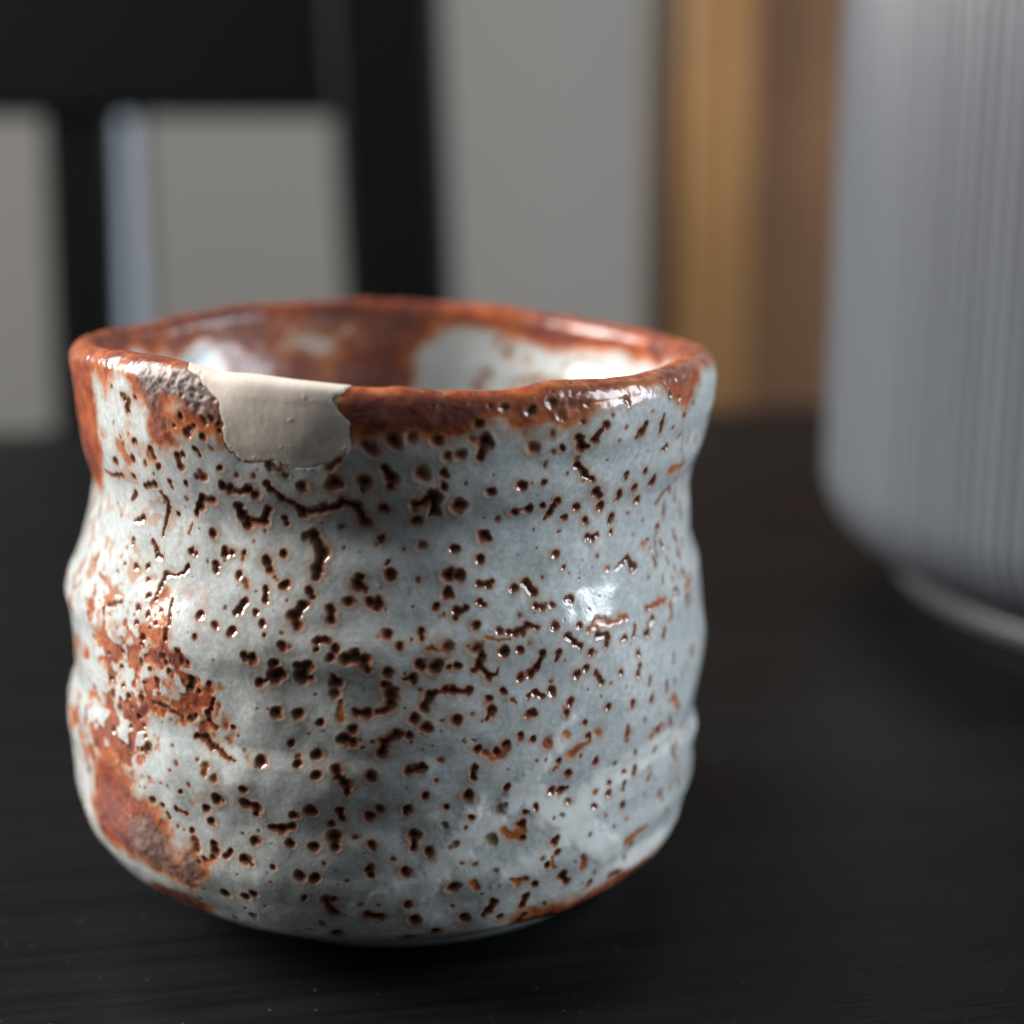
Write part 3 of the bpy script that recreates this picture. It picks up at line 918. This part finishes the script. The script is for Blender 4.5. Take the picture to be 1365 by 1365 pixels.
POLYS = """
iron -171.0,85.2 -174.0,87.5 -140.3,85.8 -141.1,84.5 -140.5,81.3 -143.7,82.3 -144.5,83.5 -146.9,82.6 -146.5,77.5 -147.8,73.9 -151.4,69.2 -166.0,67.8 -163.2,72.3 -163.8,77.9
iron -174.0,87.5 -131.9,87.3 -122.1,87.3 -118.1,85.1 -114.9,84.2 -112.3,84.1 -112.9,78.3 -114.7,79.5 -117.7,80.7 -120.9,81.3 -123.7,79.6 -125.7,76.7 -128.3,76.4 -128.7,79.7 -131.3,81.4 -132.5,83.1 -133.5,84.2 -137.3,83.9 -138.3,83.1 -141.3,80.8 -142.3,82.4 -142.7,84.4
iron -126.7,81.0 -120.9,81.5 -112.3,80.9 -112.5,78.5 -115.3,79.4 -119.7,79.3 -124.3,77.5 -126.5,76.0
iron -94.3,87.0 -86.5,87.0 -76.9,87.0 -64.1,87.1 -52.3,87.1 -38.5,87.5 -16.2,87.5 0.2,85.2 -9.4,84.2 -21.6,84.1 -26.8,82.0 -29.4,79.9 -32.4,80.7 -34.3,82.8 -38.1,84.0 -44.1,83.9 -49.3,83.3 -53.9,82.6 -60.1,81.4 -65.9,80.7 -70.7,81.6 -73.1,81.0 -77.5,80.9 -82.1,80.4 -88.7,80.0 -92.3,79.5 -93.7,81.8
iron -140.9,53.5 -134.7,54.9 -128.7,54.0 -122.3,54.9 -120.1,52.5 -119.1,50.3 -117.3,47.9 -115.3,44.9 -113.7,41.9 -115.3,42.4 -118.3,45.3 -120.5,45.6 -121.3,49.2 -124.3,49.7 -129.1,47.0 -130.5,42.2 -135.1,36.9 -133.1,33.7 -128.1,32.7 -125.5,30.3 -122.9,27.3 -120.7,29.2 -117.3,27.8 -117.9,25.7 -121.3,23.1 -126.3,23.6 -132.1,24.6 -144.5,25.6 -147.6,29.9 -145.5,35.6 -145.5,43.3 -141.5,49.0
iron -130.7,21.3 -126.5,20.9 -120.7,19.6 -124.9,15.6 -130.9,17.0 -137.5,18.0
crust -129.1,84.1 -125.3,84.9 -119.9,85.5 -116.5,84.7 -113.3,83.1 -113.7,81.7 -117.5,81.5 -120.9,81.5 -124.7,82.1 -126.3,80.3 -128.5,80.8
crust -135.3,30.1 -129.7,30.4 -124.9,29.6 -123.3,26.8 -120.9,28.2 -118.1,26.9 -121.9,24.2 -128.5,24.4 -134.3,26.3
patch -122.3,87.2 -120.1,85.5 -118.5,85.3 -117.1,84.9 -116.1,84.0 -115.1,83.5 -113.9,83.0 -113.1,82.4 -112.9,81.1 -112.9,79.7 -112.9,78.7 -112.3,78.0 -111.9,77.5 -110.9,76.8 -110.1,76.3 -108.5,76.4 -106.3,76.7 -103.9,76.8 -102.7,76.5 -99.7,76.3 -96.9,76.5 -95.7,76.9 -94.7,77.5 -93.9,77.9 -93.1,78.6 -92.5,79.6 -92.5,80.4 -92.5,81.3 -93.5,82.6 -94.3,83.4 -95.3,84.1 -94.9,84.5 -94.1,84.9 -93.5,85.7 -92.7,86.8
milk -65.3,40.0 -67.1,38.0 -71.9,34.6 -77.1,31.5 -81.3,28.0 -85.5,25.2 -90.3,24.2 -83.1,25.0 -78.3,28.3 -73.3,31.6 -66.9,34.9 -63.7,38.0 -56.9,44.6 -58.3,45.2
milk -3.4,32.4 -30.8,37.7 -41.1,37.6 -50.7,37.1 -56.9,33.4 -62.9,29.2 -69.5,26.8 -70.7,25.4 -62.7,26.1 -55.5,29.8 -46.5,33.7 -35.1,35.0 -6.2,31.7
milk -67.1,38.0 -62.9,36.8 -55.3,32.7 -50.3,28.7 -43.7,24.9 -49.1,24.1 -58.5,29.4 -65.5,34.3
milk -7.8,27.8 -15.6,25.0 -18.2,21.7 -35.3,23.0 -44.5,22.2 -41.5,20.5 -25.4,19.1 -12.8,20.3
milk -73.3,37.3 -78.1,32.9 -83.1,27.6 -90.1,25.9 -93.9,22.9 -85.5,23.4 -79.5,27.5 -73.3,30.7
iron -2,20.3 -20,19.8 -35,20 -45,20.2 -58,20.3 -68,19.3 -66,15 -40,14 -4,14
""".strip().split('\n')
POLYS = [(l.split()[0], [tuple(map(float, q.split(','))) for q in l.split()[1:]]) for l in POLYS]
PATCH = [p for k, p in POLYS if k == 'patch'][0]
PATCH = [(-123.2, SRIM + 4.0)] + PATCH + [(-91.8, SRIM + 4.0)]

def lumps(x, y, z, th, s):
    """hand-thrown unevenness of the wall (mm)"""
    o = 0.32 * fbm(x, y, z * 1.25, 11.0, 2, 3) + 0.11 * fbm(x, y, z, 4.2, 2, 11)
    ring = np.sin(s * 0.62 + 1.6 * vnoise(x / 14, y / 14, z / 60, 5) + 0.012 * th)
    return o + 0.05 * ring * sstep(20, 30, s) * (1 - sstep(SLEN - 10, SLEN - 2, s))

def smooth_normals(V, wrap):
    if wrap:
        du = np.roll(V, -1, 1) - np.roll(V, 1, 1)
    else:
        du = np.gradient(V, axis=1)
    dv = np.gradient(V, axis=0)
    n = np.cross(du, dv); return n / (np.linalg.norm(n, axis=2, keepdims=True) + 1e-9)

def mat_glaze():
    k = NT('speckled_shino_glaze'); co = k.coord()
    iron, pit, crust, olive, milk, warm = (k.attr(a) for a in ('iron', 'pit', 'crust', 'olive', 'milk', 'warm'))
    # pale glaze, blue grey where it is thin, whiter where it pooled
    cloud = k.noise(co, 75, 4, 0.6, 0.4)
    fine = k.noise(co, 1300, 3, 0.65)
    glaze = k.ramp(cloud, [(0.30, (0.425, 0.452, 0.452)), (0.55, (0.540, 0.558, 0.546)), (0.75, (0.650, 0.655, 0.628))])
    glaze = k.mix(k.math('MULTIPLY', k.ramp(fine, [(0.38, 1.0), (0.60, 0.0)]), 0.42), glaze, (0.25, 0.275, 0.285))
    glaze = k.mix(k.math('MULTIPLY', k.ramp(fine, [(0.60, 0.0), (0.74, 1.0)]), 0.25), glaze, (0.72, 0.74, 0.74))
    dots = k.ramp(k.noise(co, 820, 1), [(0.735, 0.0), (0.79, 1.0)])
    glaze = k.mix(k.math('MULTIPLY', dots, 0.45), glaze, (0.16, 0.15, 0.14))
    glaze = k.mix(k.math('MULTIPLY', milk, 0.80), glaze, (0.70, 0.70, 0.67))
    glaze = k.mix(k.math('MULTIPLY', k.ramp(warm, [(0.05, 0.0), (0.60, 1.0)]), k.ramp(cloud, [(0.35, 0.25), (0.65, 0.78)])), glaze, (0.38, 0.225, 0.125))
    # bare iron slip: tan where the glaze just covers it, orange, then dark red brown
    n1 = k.noise(co, 210, 4, 0.65, 0.6); n2 = k.noise(co, 640, 3, 0.6)
    redbrown = k.ramp(k.math('ADD', k.math('MULTIPLY', n1, 0.75), k.math('MULTIPLY', n2, 0.35)),
                      [(0.36, (0.130, 0.036, 0.026)), (0.50, (0.290, 0.060, 0.022)), (0.62, (0.44, 0.118, 0.034)), (0.76, (0.52, 0.210, 0.085))])
    edge = k.mix(n1, (0.30, 0.150, 0.060), (0.47, 0.200, 0.075))
    ironc = k.mix(k.ramp(iron, [(0.34, 0.0), (0.62, 1.0)]), edge, redbrown)
    ironc = k.mix(k.math('MULTIPLY', k.ramp(iron, [(0.60, 0.0), (0.95, 1.0)]), k.ramp(k.noise(co, 95, 3, 0.6, 0.5), [(0.36, 0.10), (0.60, 0.95)])), ironc, k.mix(n2, (0.090, 0.018, 0.011), (0.170, 0.054, 0.044)))
    col = k.mix(k.ramp(k.math('ADD', iron, k.math('MULTIPLY_ADD', n2, 0.10, -0.05)), [(0.08, 0.0), (0.56, 1.0)]), glaze, ironc)
    col = k.mix(k.math('MULTIPLY', olive, 0.85), col, (0.105, 0.085, 0.035))
    # pits: greenish halo, red-brown ring, nearly black centre
    halo = k.ramp(pit, [(0.01, 0.0), (0.24, 1.0)])
    col = k.mix(k.math('MULTIPLY', halo, 0.22), col, (0.235, 0.215, 0.165))
    ring = k.ramp(pit, [(0.15, 0.0), (0.46, 1.0)])
    col = k.mix(ring, col, k.mix(n1, (0.150, 0.036, 0.013), (0.30, 0.095, 0.040)))
    core = k.ramp(pit, [(0.46, 0.0), (0.84, 1.0)])
    col = k.mix(core, col, (0.030, 0.0115, 0.0075))
    gcol = k.ramp(n2, [(0.35, (0.095, 0.068, 0.056)), (0.62, (0.215, 0.165, 0.140))])
    col = k.mix(crust, col, gcol)
    rough = k.math('ADD', k.math('MULTIPLY_ADD', cloud, 0.10, 0.130), k.math('MULTIPLY', crust, 0.34))
    rough = k.math('ADD', rough, k.math('MULTIPLY', k.ramp(iron, [(0.3, 0.0), (0.8, 1.0)]), 0.10))
    b1 = k.bump(k.noise(co, 480, 2, 0.5), 0.00010, 0.55)
    b2 = k.bump(k.noise(co, 2100, 2, 0.6), 0.000025, 0.7, b1)
    return k.out(col, rough, b2, Specular_IOR_Level=0.55, Coat_Weight=0.0)

def mat_putty():
    k = NT('beige_filler'); co = k.coord()
    n = k.noise(co, 160, 4, 0.6); f = k.noise(co, 1500, 3, 0.6)
    st = k.noise(k.coord((900, 900, 90)), 1.0, 3, 0.55)
    c = k.ramp(k.math('ADD', k.math('MULTIPLY', n, 0.6), k.math('MULTIPLY', st, 0.4)),
               [(0.34, (0.58, 0.495, 0.425)), (0.62, (0.68, 0.595, 0.52))])
    c = k.mix(k.math('MULTIPLY', k.ramp(f, [(0.62, 0.0), (0.75, 1.0)]), 0.35), c, (0.62, 0.57, 0.50))
    b = k.bump(st, 0.00004, 0.6); b = k.bump(f, 0.000045, 0.6, b)
    blob = k.ramp(k.noise(co, 620, 1), [(0.70, 0.0), (0.80, 1.0)])
    b = k.bump(blob, 0.00012, 0.8, b)
    return k.out(c, 0.68, b, Specular_IOR_Level=0.25)

def build_cup():
    root = empty('teacup')
    tag(root, 'speckled white and rust brown glazed teacup with a beige filled chip on its rim', 'teacup')
    th = np.concatenate([np.linspace(-205, 25, 1000), np.linspace(25, 155, 152)[1:-1]])      # degrees
    s = np.concatenate([np.linspace(0, 15, 12), np.linspace(15, SLEN, 462)[1:], np.linspace(SLEN, SRIM, 46)[1:],
                        np.linspace(SRIM, SRIM + 20, 70)[1:], np.linspace(SRIM + 20, SIN + 45, 50)[1:]])
    T, S = np.meshgrid(th, s); x, y, z = surf(np.radians(T), S)
    V = np.stack([x, y, z], -1); N = smooth_normals(V, True)
    nr, nc = T.shape
    w1 = fbm(x, y, z, 1.3, 2, 21); w2 = fbm(x, y, z, 1.3, 2, 47)              # outlines of the spots
    e1 = fbm(x, y, z, 4.5, 4, 63, 0.6)                                       # outlines of the slip
    rough = fbm(x, y, z, 0.9, 3, 91, 0.6)
    # --- slip and crust areas
    iron = np.zeros(T.shape); crust = np.zeros(T.shape); milk = np.zeros(T.shape); olive = np.zeros(T.shape)
    for kind, poly in POLYS:
        if kind == 'patch': continue
        px = [p[0] for p in poly]; py = [p[1] for p in poly]
        c0, c1 = np.searchsorted(th[:1000], [min(px) - 6, max(px) + 6]); r0, r1 = np.searchsorted(s, [min(py) - 4, max(py) + 4])
        sl = (slice(r0, r1), slice(c0, c1))
        d = poly_sdf(T[sl] + 0.5 * w1[sl], S[sl] + 0.35 * w2[sl], poly)
        if kind == 'iron':
            amp = (0.9 + 2.4 * sstep(32, 44, S[sl])) if len(poly) > 30 else 0.8
            v = np.clip(0.5 - (d + amp * e1[sl] + 0.25 * rough[sl]) / 3.8, 0, 1)
            if len(poly) > 30:                             # broken up above, solid towards the foot
                mot = sstep(-0.50, 0.18, fbm(x[sl], y[sl], z[sl], 2.6, 3, 151, 0.6) + 0.35 * sstep(-123, -115, T[sl]))
                v = v * (1 - (1 - mot) * sstep(33, 40, S[sl]))
            iron[sl] = np.maximum(iron[sl], v)
        elif kind == 'crust':
            crust[sl] = np.maximum(crust[sl], np.clip(0.5 - (d + 0.8 * e1[sl] + 0.3 * rough[sl]) / 1.6, 0, 0.6 if max(py) < 50 else 1))
        elif kind == 'milk':
            milk[sl] = np.maximum(milk[sl], sstep(1.2, -0.6, d + 0.5 * e1[sl]))
    # lip and inside
    A = np.where(T < -180, T + 360, T)
    low = smooth_interp(A, [(-180, SLEN - 2), (-140, SLEN + 1.5), (-90, SLEN + 1.0), (-45, SLEN + 1.2), (0, SLEN + 0.3), (40, SLEN - 3), (120, SLEN - 4), (180, SLEN - 2)])
    high = smooth_interp(A, [(-180, SRIM + 1.0), (-150, SRIM - 1.0), (-120, SRIM), (-60, SRIM - 1), (-20, SRIM - 1.0), (0, SRIM + 0.5), (20, SRIM + 2.2), (34, SRIM + 1.6), (48, SRIM + 2.8), (62, SRIM + 2.2), (74, SRIM + 1.0), (80, SRIM + 1.2), (140, SRIM + 2), (150, SRIM + 2), (165, SRIM + 1.2), (180, SRIM + 1.0)])
    d = np.maximum(low - S, S - high) + 0.9 * e1 + 0.25 * rough
    back = (A > 60) & (S > SRIM - 1)
    slant = np.maximum(82 + 1.1 * (S - SRIM) - A, A - 139) * UR + 2.2 * e1 + 0.4 * rough
    iron = np.maximum(iron, np.clip(0.5 - slant / 5.5, 0, 1) * back)
    iron = np.maximum(iron, np.clip(0.5 - d / 3.2, 0, 1))
    crest = np.exp(-((S - SLEN - 3.0) / 1.3) ** 2) * (0.7 + 0.5 * e1)
    iron = iron * (1 - 0.42 * np.clip(crest, 0, 1))
    hole = np.hypot((A - 116) * 0.40, (S - SRIM - 3.6) * 2.0) - 4.0 + 3.5 * e1
    iron = np.where(S > SRIM, iron * np.clip(0.30 + sstep(-5, 5, hole), 0, 1), iron)
    # rusty web where the slip breaks through on the left flank
    vein = np.clip(fbm(x, y, z, 2.4, 4, 131, 0.6) - 0.22, 0, 1) * 2.2
    mw = sstep(-176, -160, T) * (1 - sstep(-133, -112, T + 6 * e1)) * sstep(24, 36, S) * (1 - 0.45 * sstep(55, 62, S))
    iron = np.maximum(iron, np.clip(vein, 0, 1) * 0.60 * mw)
    # --- pits
    warm = np.zeros(T.shape)
    pit = np.zeros(T.shape); dep = np.zeros(T.shape)
    U = T * UR
    rng = random.Random(4)
    def stamp(kind, pts):
        pts = [(a * UR, b, r * 1.07) for a, b, r in pts]
        segs = [(p, p) for p in pts]
        for p, q in zip(pts[:-1], pts[1:]):                # a run of spots that melted together
            segs.append(((p[0], p[1], 0.78 * p[2]), (q[0], q[1], 0.78 * q[2])))
            L = math.hypot(q[0] - p[0], q[1] - p[1]); m = int(L / (1.35 * (p[2] + q[2]) / 2 + 0.05))
            for i in range(1, m):
                t = (i + rng.uniform(-.3, .3)) / m; r = p[2] + (q[2] - p[2]) * t
                c = (p[0] + (q[0] - p[0]) * t + rng.uniform(-.4, .4) * r, p[1] + (q[1] - p[1]) * t + rng.uniform(-.4, .4) * r, r * rng.uniform(0.55, 1.2))
                segs.append((c, c))
        for (ax, ay, ra), (bx, by, rb) in segs:
            rm = max(ra, rb) * 2.8 + 0.3
            c0 = np.searchsorted(th, (min(ax, bx) - rm) / UR); c1 = np.searchsorted(th, (max(ax, bx) + rm) / UR)
            r0, r1 = np.searchsorted(s, [min(ay, by) - rm, max(ay, by) + rm])
            if c1 <= c0 or r1 <= r0: continue
            sl = (slice(r0, r1), slice(c0, c1))
            X = U[sl] + 0.20 * w1[sl] + 0.06 * rough[sl]; Y = S[sl] + 0.20 * w2[sl] - 0.06 * rough[sl]
            ex, ey = bx - ax, by - ay; L = ex * ex + ey * ey
            t = np.clip(((X - ax) * ex + (Y - ay) * ey) / L, 0, 1) if L > 1e-6 else 0.0
            r = ra + (rb - ra) * t
            n = np.hypot(X - ax - t * ex, Y - ay - t * ey) / r
            n = n * (1 + 0.10 * rough[sl]); v = np.clip(1 - n / 1.55, 0, 1)
            warm[sl] = np.maximum(warm[sl], np.clip(1 - n / 2.7, 0, 1) * {'d': 1, 's': 0.8, 'b': 1, 'o': 0.9, 'v': 0.5, 'c': 1}[kind])
            bowl = np.clip(1 - n * n / 1.3, 0, 1) ** 1.3 * np.minimum(r, 0.9) - 0.05 * r * np.exp(-((n - 1.35) / 0.25) ** 2)
            f = {'d': (1.0, 0.45), 's': (0.60, 0.20), 'b': (0.68, 0.32), 'o': (0, 0.05), 'v': (0.10, 0.30), 'c': (0.7, 0.55)}[kind]
            if kind == 'd' and max(ra, rb) < 0.36: f = (0.85, 0.5)
            if kind == 'o': iron[sl] = np.maximum(iron[sl], np.clip(1.05 * v + 0.22 * e1[sl] + 0.1 * rough[sl] - 0.05, 0, 0.58) * sstep(0, 0.2, v))
            elif kind == 'v': olive[sl] = np.maximum(olive[sl], sstep(0.05, 0.6, v)); pit[sl] = np.maximum(pit[sl], 0.3 * v)
            else: pit[sl] = np.maximum(pit[sl], f[0] * v)
            if kind == 'c': crust[sl] = np.maximum(crust[sl], 0.6 * sstep(0.1, 0.5, v))
            q = f[1] * bowl
            dep[sl] = np.where(np.abs(q) > np.abs(dep[sl]), np.where(q > 0, np.maximum(q, dep[sl]), np.where(dep[sl] > 0, dep[sl], q)), dep[sl])
    for l in PITS:
        q = l.split(); stamp(q[0], [tuple(map(float, p.split(','))) for p in q[1:]])
    for i in range(330):                                   # the side turned away from the picture
        a = rng.uniform(22, 158); b = rng.uniform(18, SLEN - 5); r = rng.uniform(0.2, 0.8)
        pts = [(a, b, r)]
        if rng.random() < 0.35: pts.append((a + rng.uniform(-2.5, 2.5), b + rng.uniform(-2, 2), r * rng.uniform(0.6, 1)))
        stamp(rng.choice('dddsb'), pts)
    for i in range(260):                                   # fine drawn-out specks on both flanks
        a = rng.choice((rng.uniform(-200, -146), rng.uniform(-34, 15))); b = rng.uniform(24, SLEN - 8); r = rng.uniform(0.16, 0.42)
        stamp(rng.choice('ssbd'), [(a, b, r), (a + rng.uniform(-1.2, 1.2), b + rng.uniform(0.3, 1.8), r * rng.uniform(0.6, 1))])
    for i in range(340):                                   # faint pinpricks everywhere
        stamp(rng.choice('ssov'), [(rng.uniform(-200, 20), rng.uniform(19, SLEN - 3), rng.uniform(0.10, 0.24))])
    for i in range(70):                                    # specks on the lip and inside
        a = rng.uniform(-200, 150); b = rng.uniform(SLEN - 1, SRIM + 1); stamp(rng.choice('dbs'), [(a, b, rng.uniform(0.2, 0.45))])
    for a, b, r in ((52, 8.2, 0.7), (54.5, 8.6, 0.6), (57, 7.8, 0.7), (60, 8.4, 0.6), (63, 8.8, 0.5), (49, 8.8, 0.5), (66, 4.5, 0.8), (69, 3.0, 0.6), (58, 10, .7), (71, 8, .8), (73, 10, .9), (46, 4, .5), (64, 11, .6)):
        stamp('b', [(a, SRIM + b, r)])
    for i in range(80):
        a = rng.uniform(-180, 150); b = rng.uniform(SRIM + 2, SRIM + 22); stamp(rng.choice('bso'), [(a, b, rng.uniform(0.25, 0.7))])
    # --- relief
    outer_w = 1 - sstep(SRIM - 1, SRIM + 3, S)
    D = lumps(x, y, z, T, S) * (0.35 + 0.65 * outer_w) * sstep(3, 20, S)
    D = D + 1.4 * np.exp(-((A - 134) * UR / 9) ** 2 - ((S - SRIM - 9.5) / 4.2) ** 2) * (S > SRIM)
    D = D - dep - 0.10 * sstep(0.2, 0.8, iron) + 0.20 * milk
    D = D + crust * (np.where(S > 50, 0.13, 0.05) * (0.5 * rough + 0.8 * fbm(x, y, z, 0.5, 2, 171)) + 0.05) + sstep(0.4, 0.9, iron) * 0.05 * rough
    c0, c1 = np.searchsorted(th, [-130, -86]); r0, r1 = np.searchsorted(s, [70, SRIM + 6])
    sl = (slice(r0, r1), slice(c0, c1))
    pd = poly_sdf(T[sl] + 0.35 * w1[sl], S[sl] + 0.25 * w2[sl], PATCH)
    sunk = sstep(0.05, -0.5, pd)
    D[sl] = D[sl] * (1 - sunk) - 1.1 * sunk
    # broken glaze along the filled chip
    rim_e = np.exp(-((pd - 0.1) / 0.22) ** 2) * (S[sl] < SLEN + 1)
    D[sl] -= 0.10 * rim_e * (0.6 + rough[sl]); pit[sl] = np.maximum(pit[sl], 0.42 * rim_e * sstep(-0.2, 0.6, w1[sl] + 0.3 * rough[sl]))
    V = (V + N * D[..., None]) * 0.001
    body = grid_obj('cup_body', V, nc, nr, mat_glaze(), root, wrap=True,
                    caps=[np.arange(nc)[::-1].copy(), np.arange(nc) + (nr - 1) * nc],
                    attrs=dict(iron=iron, pit=pit, crust=np.clip(crust, 0, 1), olive=olive, milk=milk, warm=warm))
    # --- the filled chip
    th = np.linspace(-126, -89, 330); s = np.linspace(74, SRIM + 5.5, 210)
    T, S = np.meshgrid(th, s); x, y, z = surf(np.radians(T), S)
    V = np.stack([x, y, z], -1); N = smooth_normals(V, False)
    w1 = fbm(x, y, z, 1.3, 2, 21); w2 = fbm(x, y, z, 1.3, 2, 47); fr = fbm(x, y, z, 0.5, 2, 77)
    pd = poly_sdf(T + 0.35 * w1, S + 0.25 * w2, PATCH) + 0.07 * fr
    D = 0.32 * fbm(x, y, z * 1.25, 11.0, 2, 3) + 0.02 * fbm(x, y, z, 2.0, 2, 8)
    D = D - 0.06 + 0.30 * np.exp(-((S - SLEN - 1.9) / 0.9) ** 2) + 0.010 * np.exp(-((pd + 0.35) / 0.25) ** 2) - 1.1 * sstep(-0.06, 0.22, pd)
    V = (V + N * D[..., None]) * 0.001
    kf = (pd < 0.3); keep = kf[:-1, :-1] & kf[1:, :-1] & kf[:-1, 1:] & kf[1:, 1:]
    p = grid_obj('rim_filler', V, len(th), len(s), mat_putty(), root, keep=keep)
    p['label'] = 'matte beige filler patch replacing a chip in the rim'
    return root
build_cup()
# ------------------------------------------------------------------ table
table = empty('table', (0, 0, 0), R(10.7))
tag(table, 'black stained wooden table carrying the teacup and the ribbed grey pot', 'table')
TM = mat_table()
# far edge passes 345 mm beyond the cup in table coordinates
box('table_top', -0.75, 0.75, -0.50, 0.3510, -0.030, 0.0, 0.002, TM, table)
for sx in (-0.70, 0.64):
    for sy in (-0.46, 0.2435):
        box('leg', sx, sx + 0.06, sy, sy + 0.06, -0.72, -0.0305, 0.003, TM, table)
box('apron', -0.64, 0.64, 0.262, 0.284, -0.10, -0.0305, 0.002, TM, table)

# ------------------------------------------------------------------ wall behind
WM = mat_plain('warm_grey_wall_paint', (0.205, 0.199, 0.190), 0.75, 0.0004, 120, 0.3, 0.05)
w = box('wall', -1.9, 1.9, 1.05, 1.15, -0.72, 1.9, 0.002, WM); tag(w, kind='structure')
# separate pale strip at the wall, coloured as the slat's lit side face
SM = mat_plain('lit_slat_side_colour', (0.36, 0.43, 0.53), 0.5)
w = box('lit_slat_side', -0.279, -0.266, 1.044, 1.0495, -0.72, 1.6, 0.002, SM)
tag(w, 'narrow pale blue grey upright strip painted as the lit side of the black slat', 'lit slat side')

# ------------------------------------------------------------------ chair
CM = mat_plain('black_chair_lacquer', (0.0022, 0.0024, 0.0026), 0.5, 0.00015, 160, 0.16)
chair = empty('chair', (-0.20, 0.5, -0.72))
tag(chair, 'black wooden chair back with wide top rail behind the table', 'chair')
def cb(name, x0, x1, y0, y1, z0, z1, b=0.003, sh=0.0, par=chair):
    return box(name, x0 + 0.20, x1 + 0.20, y0 - 0.5, y1 - 0.5, z0 + 0.72, z1 + 0.72, b, CM, par, sh, 0.72 + 0.104)
cb('rear_leg', -0.0600, -0.0125, 0.492, 0.530, -0.72, 0.215, 0.004, -0.035)
cb('rear_leg', -0.4150, -0.3780, 0.492, 0.530, -0.72, 0.215, 0.004, 0.02)
cb('top_rail', -0.379, -0.0520, 0.497, 0.519, 0.1020, 0.200, 0.004)
cb('slat', -0.1835, -0.1535, 0.500, 0.514, -0.225, 0.106, 0.002, 0.022)
cb('slat', -0.2950, -0.2730, 0.500, 0.514, -0.225, 0.106, 0.002, 0.0)
cb('lower_rail', -0.379, -0.030, 0.497, 0.519, -0.255, -0.222, 0.003)
cb('seat', -0.420, -0.010, 0.130, 0.535, -0.300, -0.268, 0.006)
cb('front_leg', -0.412, -0.374, 0.135, 0.173, -0.72, -0.301, 0.003)
cb('front_leg', -0.056, -0.018, 0.135, 0.173, -0.72, -0.301, 0.003)

# ------------------------------------------------------------------ wooden post and board
wd = empty('wooden_partition', (0.11, 0.65, -0.72))
tag(wd, 'brown wooden post and board standing between the grey wall and the pot', 'partition')
def wb_(name, x0, x1, y0, y1, z0, z1, m, b=0.002):
    return box(name, x0 - 0.11, x1 - 0.11, y0 - 0.65, y1 - 0.65, z0 + 0.72, z1 + 0.72, b, m, wd)
WA = mat_wood('amber_wood', (0.165, 0.082, 0.028), (0.40, 0.215, 0.085), 0)
WB = mat_wood('brown_wood', (0.150, 0.080, 0.042), (0.34, 0.170, 0.092), 3)
WD = mat_wood('shaded_side_wood', (0.036, 0.019, 0.009), (0.085, 0.046, 0.020), 7)  # darker tone holds the shade on the post's left side
wb_('post', 0.1035, 0.1400, 0.650, 0.700, -0.72, 1.6, WA, 0.004)
wb_('shaded_side', 0.0885, 0.1030, 0.655, 0.700, -0.72, 1.6, WD, 0.002)  # left side face of the post, its shade put into the colour
wb_('board', 0.1405, 0.2600, 0.664, 0.690, -0.72, 1.6, WB, 0.002)
wb_('board', 0.2615, 0.3800, 0.664, 0.690, -0.72, 1.6, WB, 0.002)

# ------------------------------------------------------------------ ribbed pot
def ribbed_pot():
    root = empty('ribbed_pot', (0.185, 0.140, 0.0))
    tag(root, 'large grey vertically ribbed pot on a low round foot', 'pot')
    k = NT('satin_grey_ceramic'); co = k.coord()
    v = k.noise(k.coord((40, 40, 5)), 1.0, 3)
    k.out(k.ramp(v, [(0.35, (0.068, 0.074, 0.085)), (0.65, (0.086, 0.093, 0.106))]), 0.30, k.bump(k.noise(co, 500, 2), 0.0001, 0.4), Specular_IOR_Level=0.9)
    Rb, n = 0.098, 190
    nt = n * 8; th = np.linspace(0, 2 * math.pi, nt, endpoint=False)
    prof = []
    for t in np.linspace(math.pi / 2, 0, 14): prof.append((Rb - 0.019 + 0.019 * math.cos(t), 0.026 - 0.019 * math.sin(t), min(1, (math.pi / 2 - t) / 0.7)))
    for z in np.linspace(0.03, 0.252, 24): prof.append((Rb, z, 1.0))
    prof += [(Rb - 0.0006, 0.2560, 0.6), (Rb - 0.002, 0.258, 0), (Rb - 0.004, 0.2582, 0), (Rb - 0.006, 0.257, 0), (Rb - 0.007, 0.254, 0)]
    for z in np.linspace(0.24, 0.02, 6): prof.append((Rb - 0.007, z, 0))
    prof += [(Rb - 0.02, 0.013, 0), (0.004, 0.012, 0)]
    prof = [(0.004, 0.0068, 0)] + prof
    rib = np.abs(np.sin(th * n / 2)) ** 0.7 - 0.6
    rows = []
    for r, z, a in prof:
        rr = r + 0.0009 * a * rib * (0.8 + 0.2 * np.sin(th * 37 + 1.3) * np.sin(th * 23.0))
        rows.append(np.stack([rr * np.cos(th), rr * np.sin(th), np.full(nt, z)], -1))
    V = np.array(rows); nr = len(prof)
    grid_obj('body', V, nt, nr, k.m, root, wrap=True, caps=[np.arange(nt)[::-1].copy(), np.arange(nt) + (nr - 1) * nt])
    f = NT('grey_foot_glaze'); f.out((0.045, 0.046, 0.049), 0.40, Specular_IOR_Level=0.5)
    prof = [(0.002, 0.0), (0.0795, 0.0), (0.0806, 0.0005), (0.0810, 0.0014), (0.0810, 0.0036), (0.0805, 0.0046), (0.0795, 0.0050), (0.074, 0.0050), (0.072, 0.0072), (0.002, 0.0072)]
    nt = 256; th = np.linspace(0, 2 * math.pi, nt, endpoint=False)
    V = np.array([np.stack([r * np.cos(th), r * np.sin(th), np.full(nt, z)], -1) for r, z in prof])
    grid_obj('foot', V, nt, len(prof), f.m, root, wrap=True, caps=[np.arange(nt)[::-1].copy(), np.arange(nt) + (len(prof) - 1) * nt])
    return root
ribbed_pot()
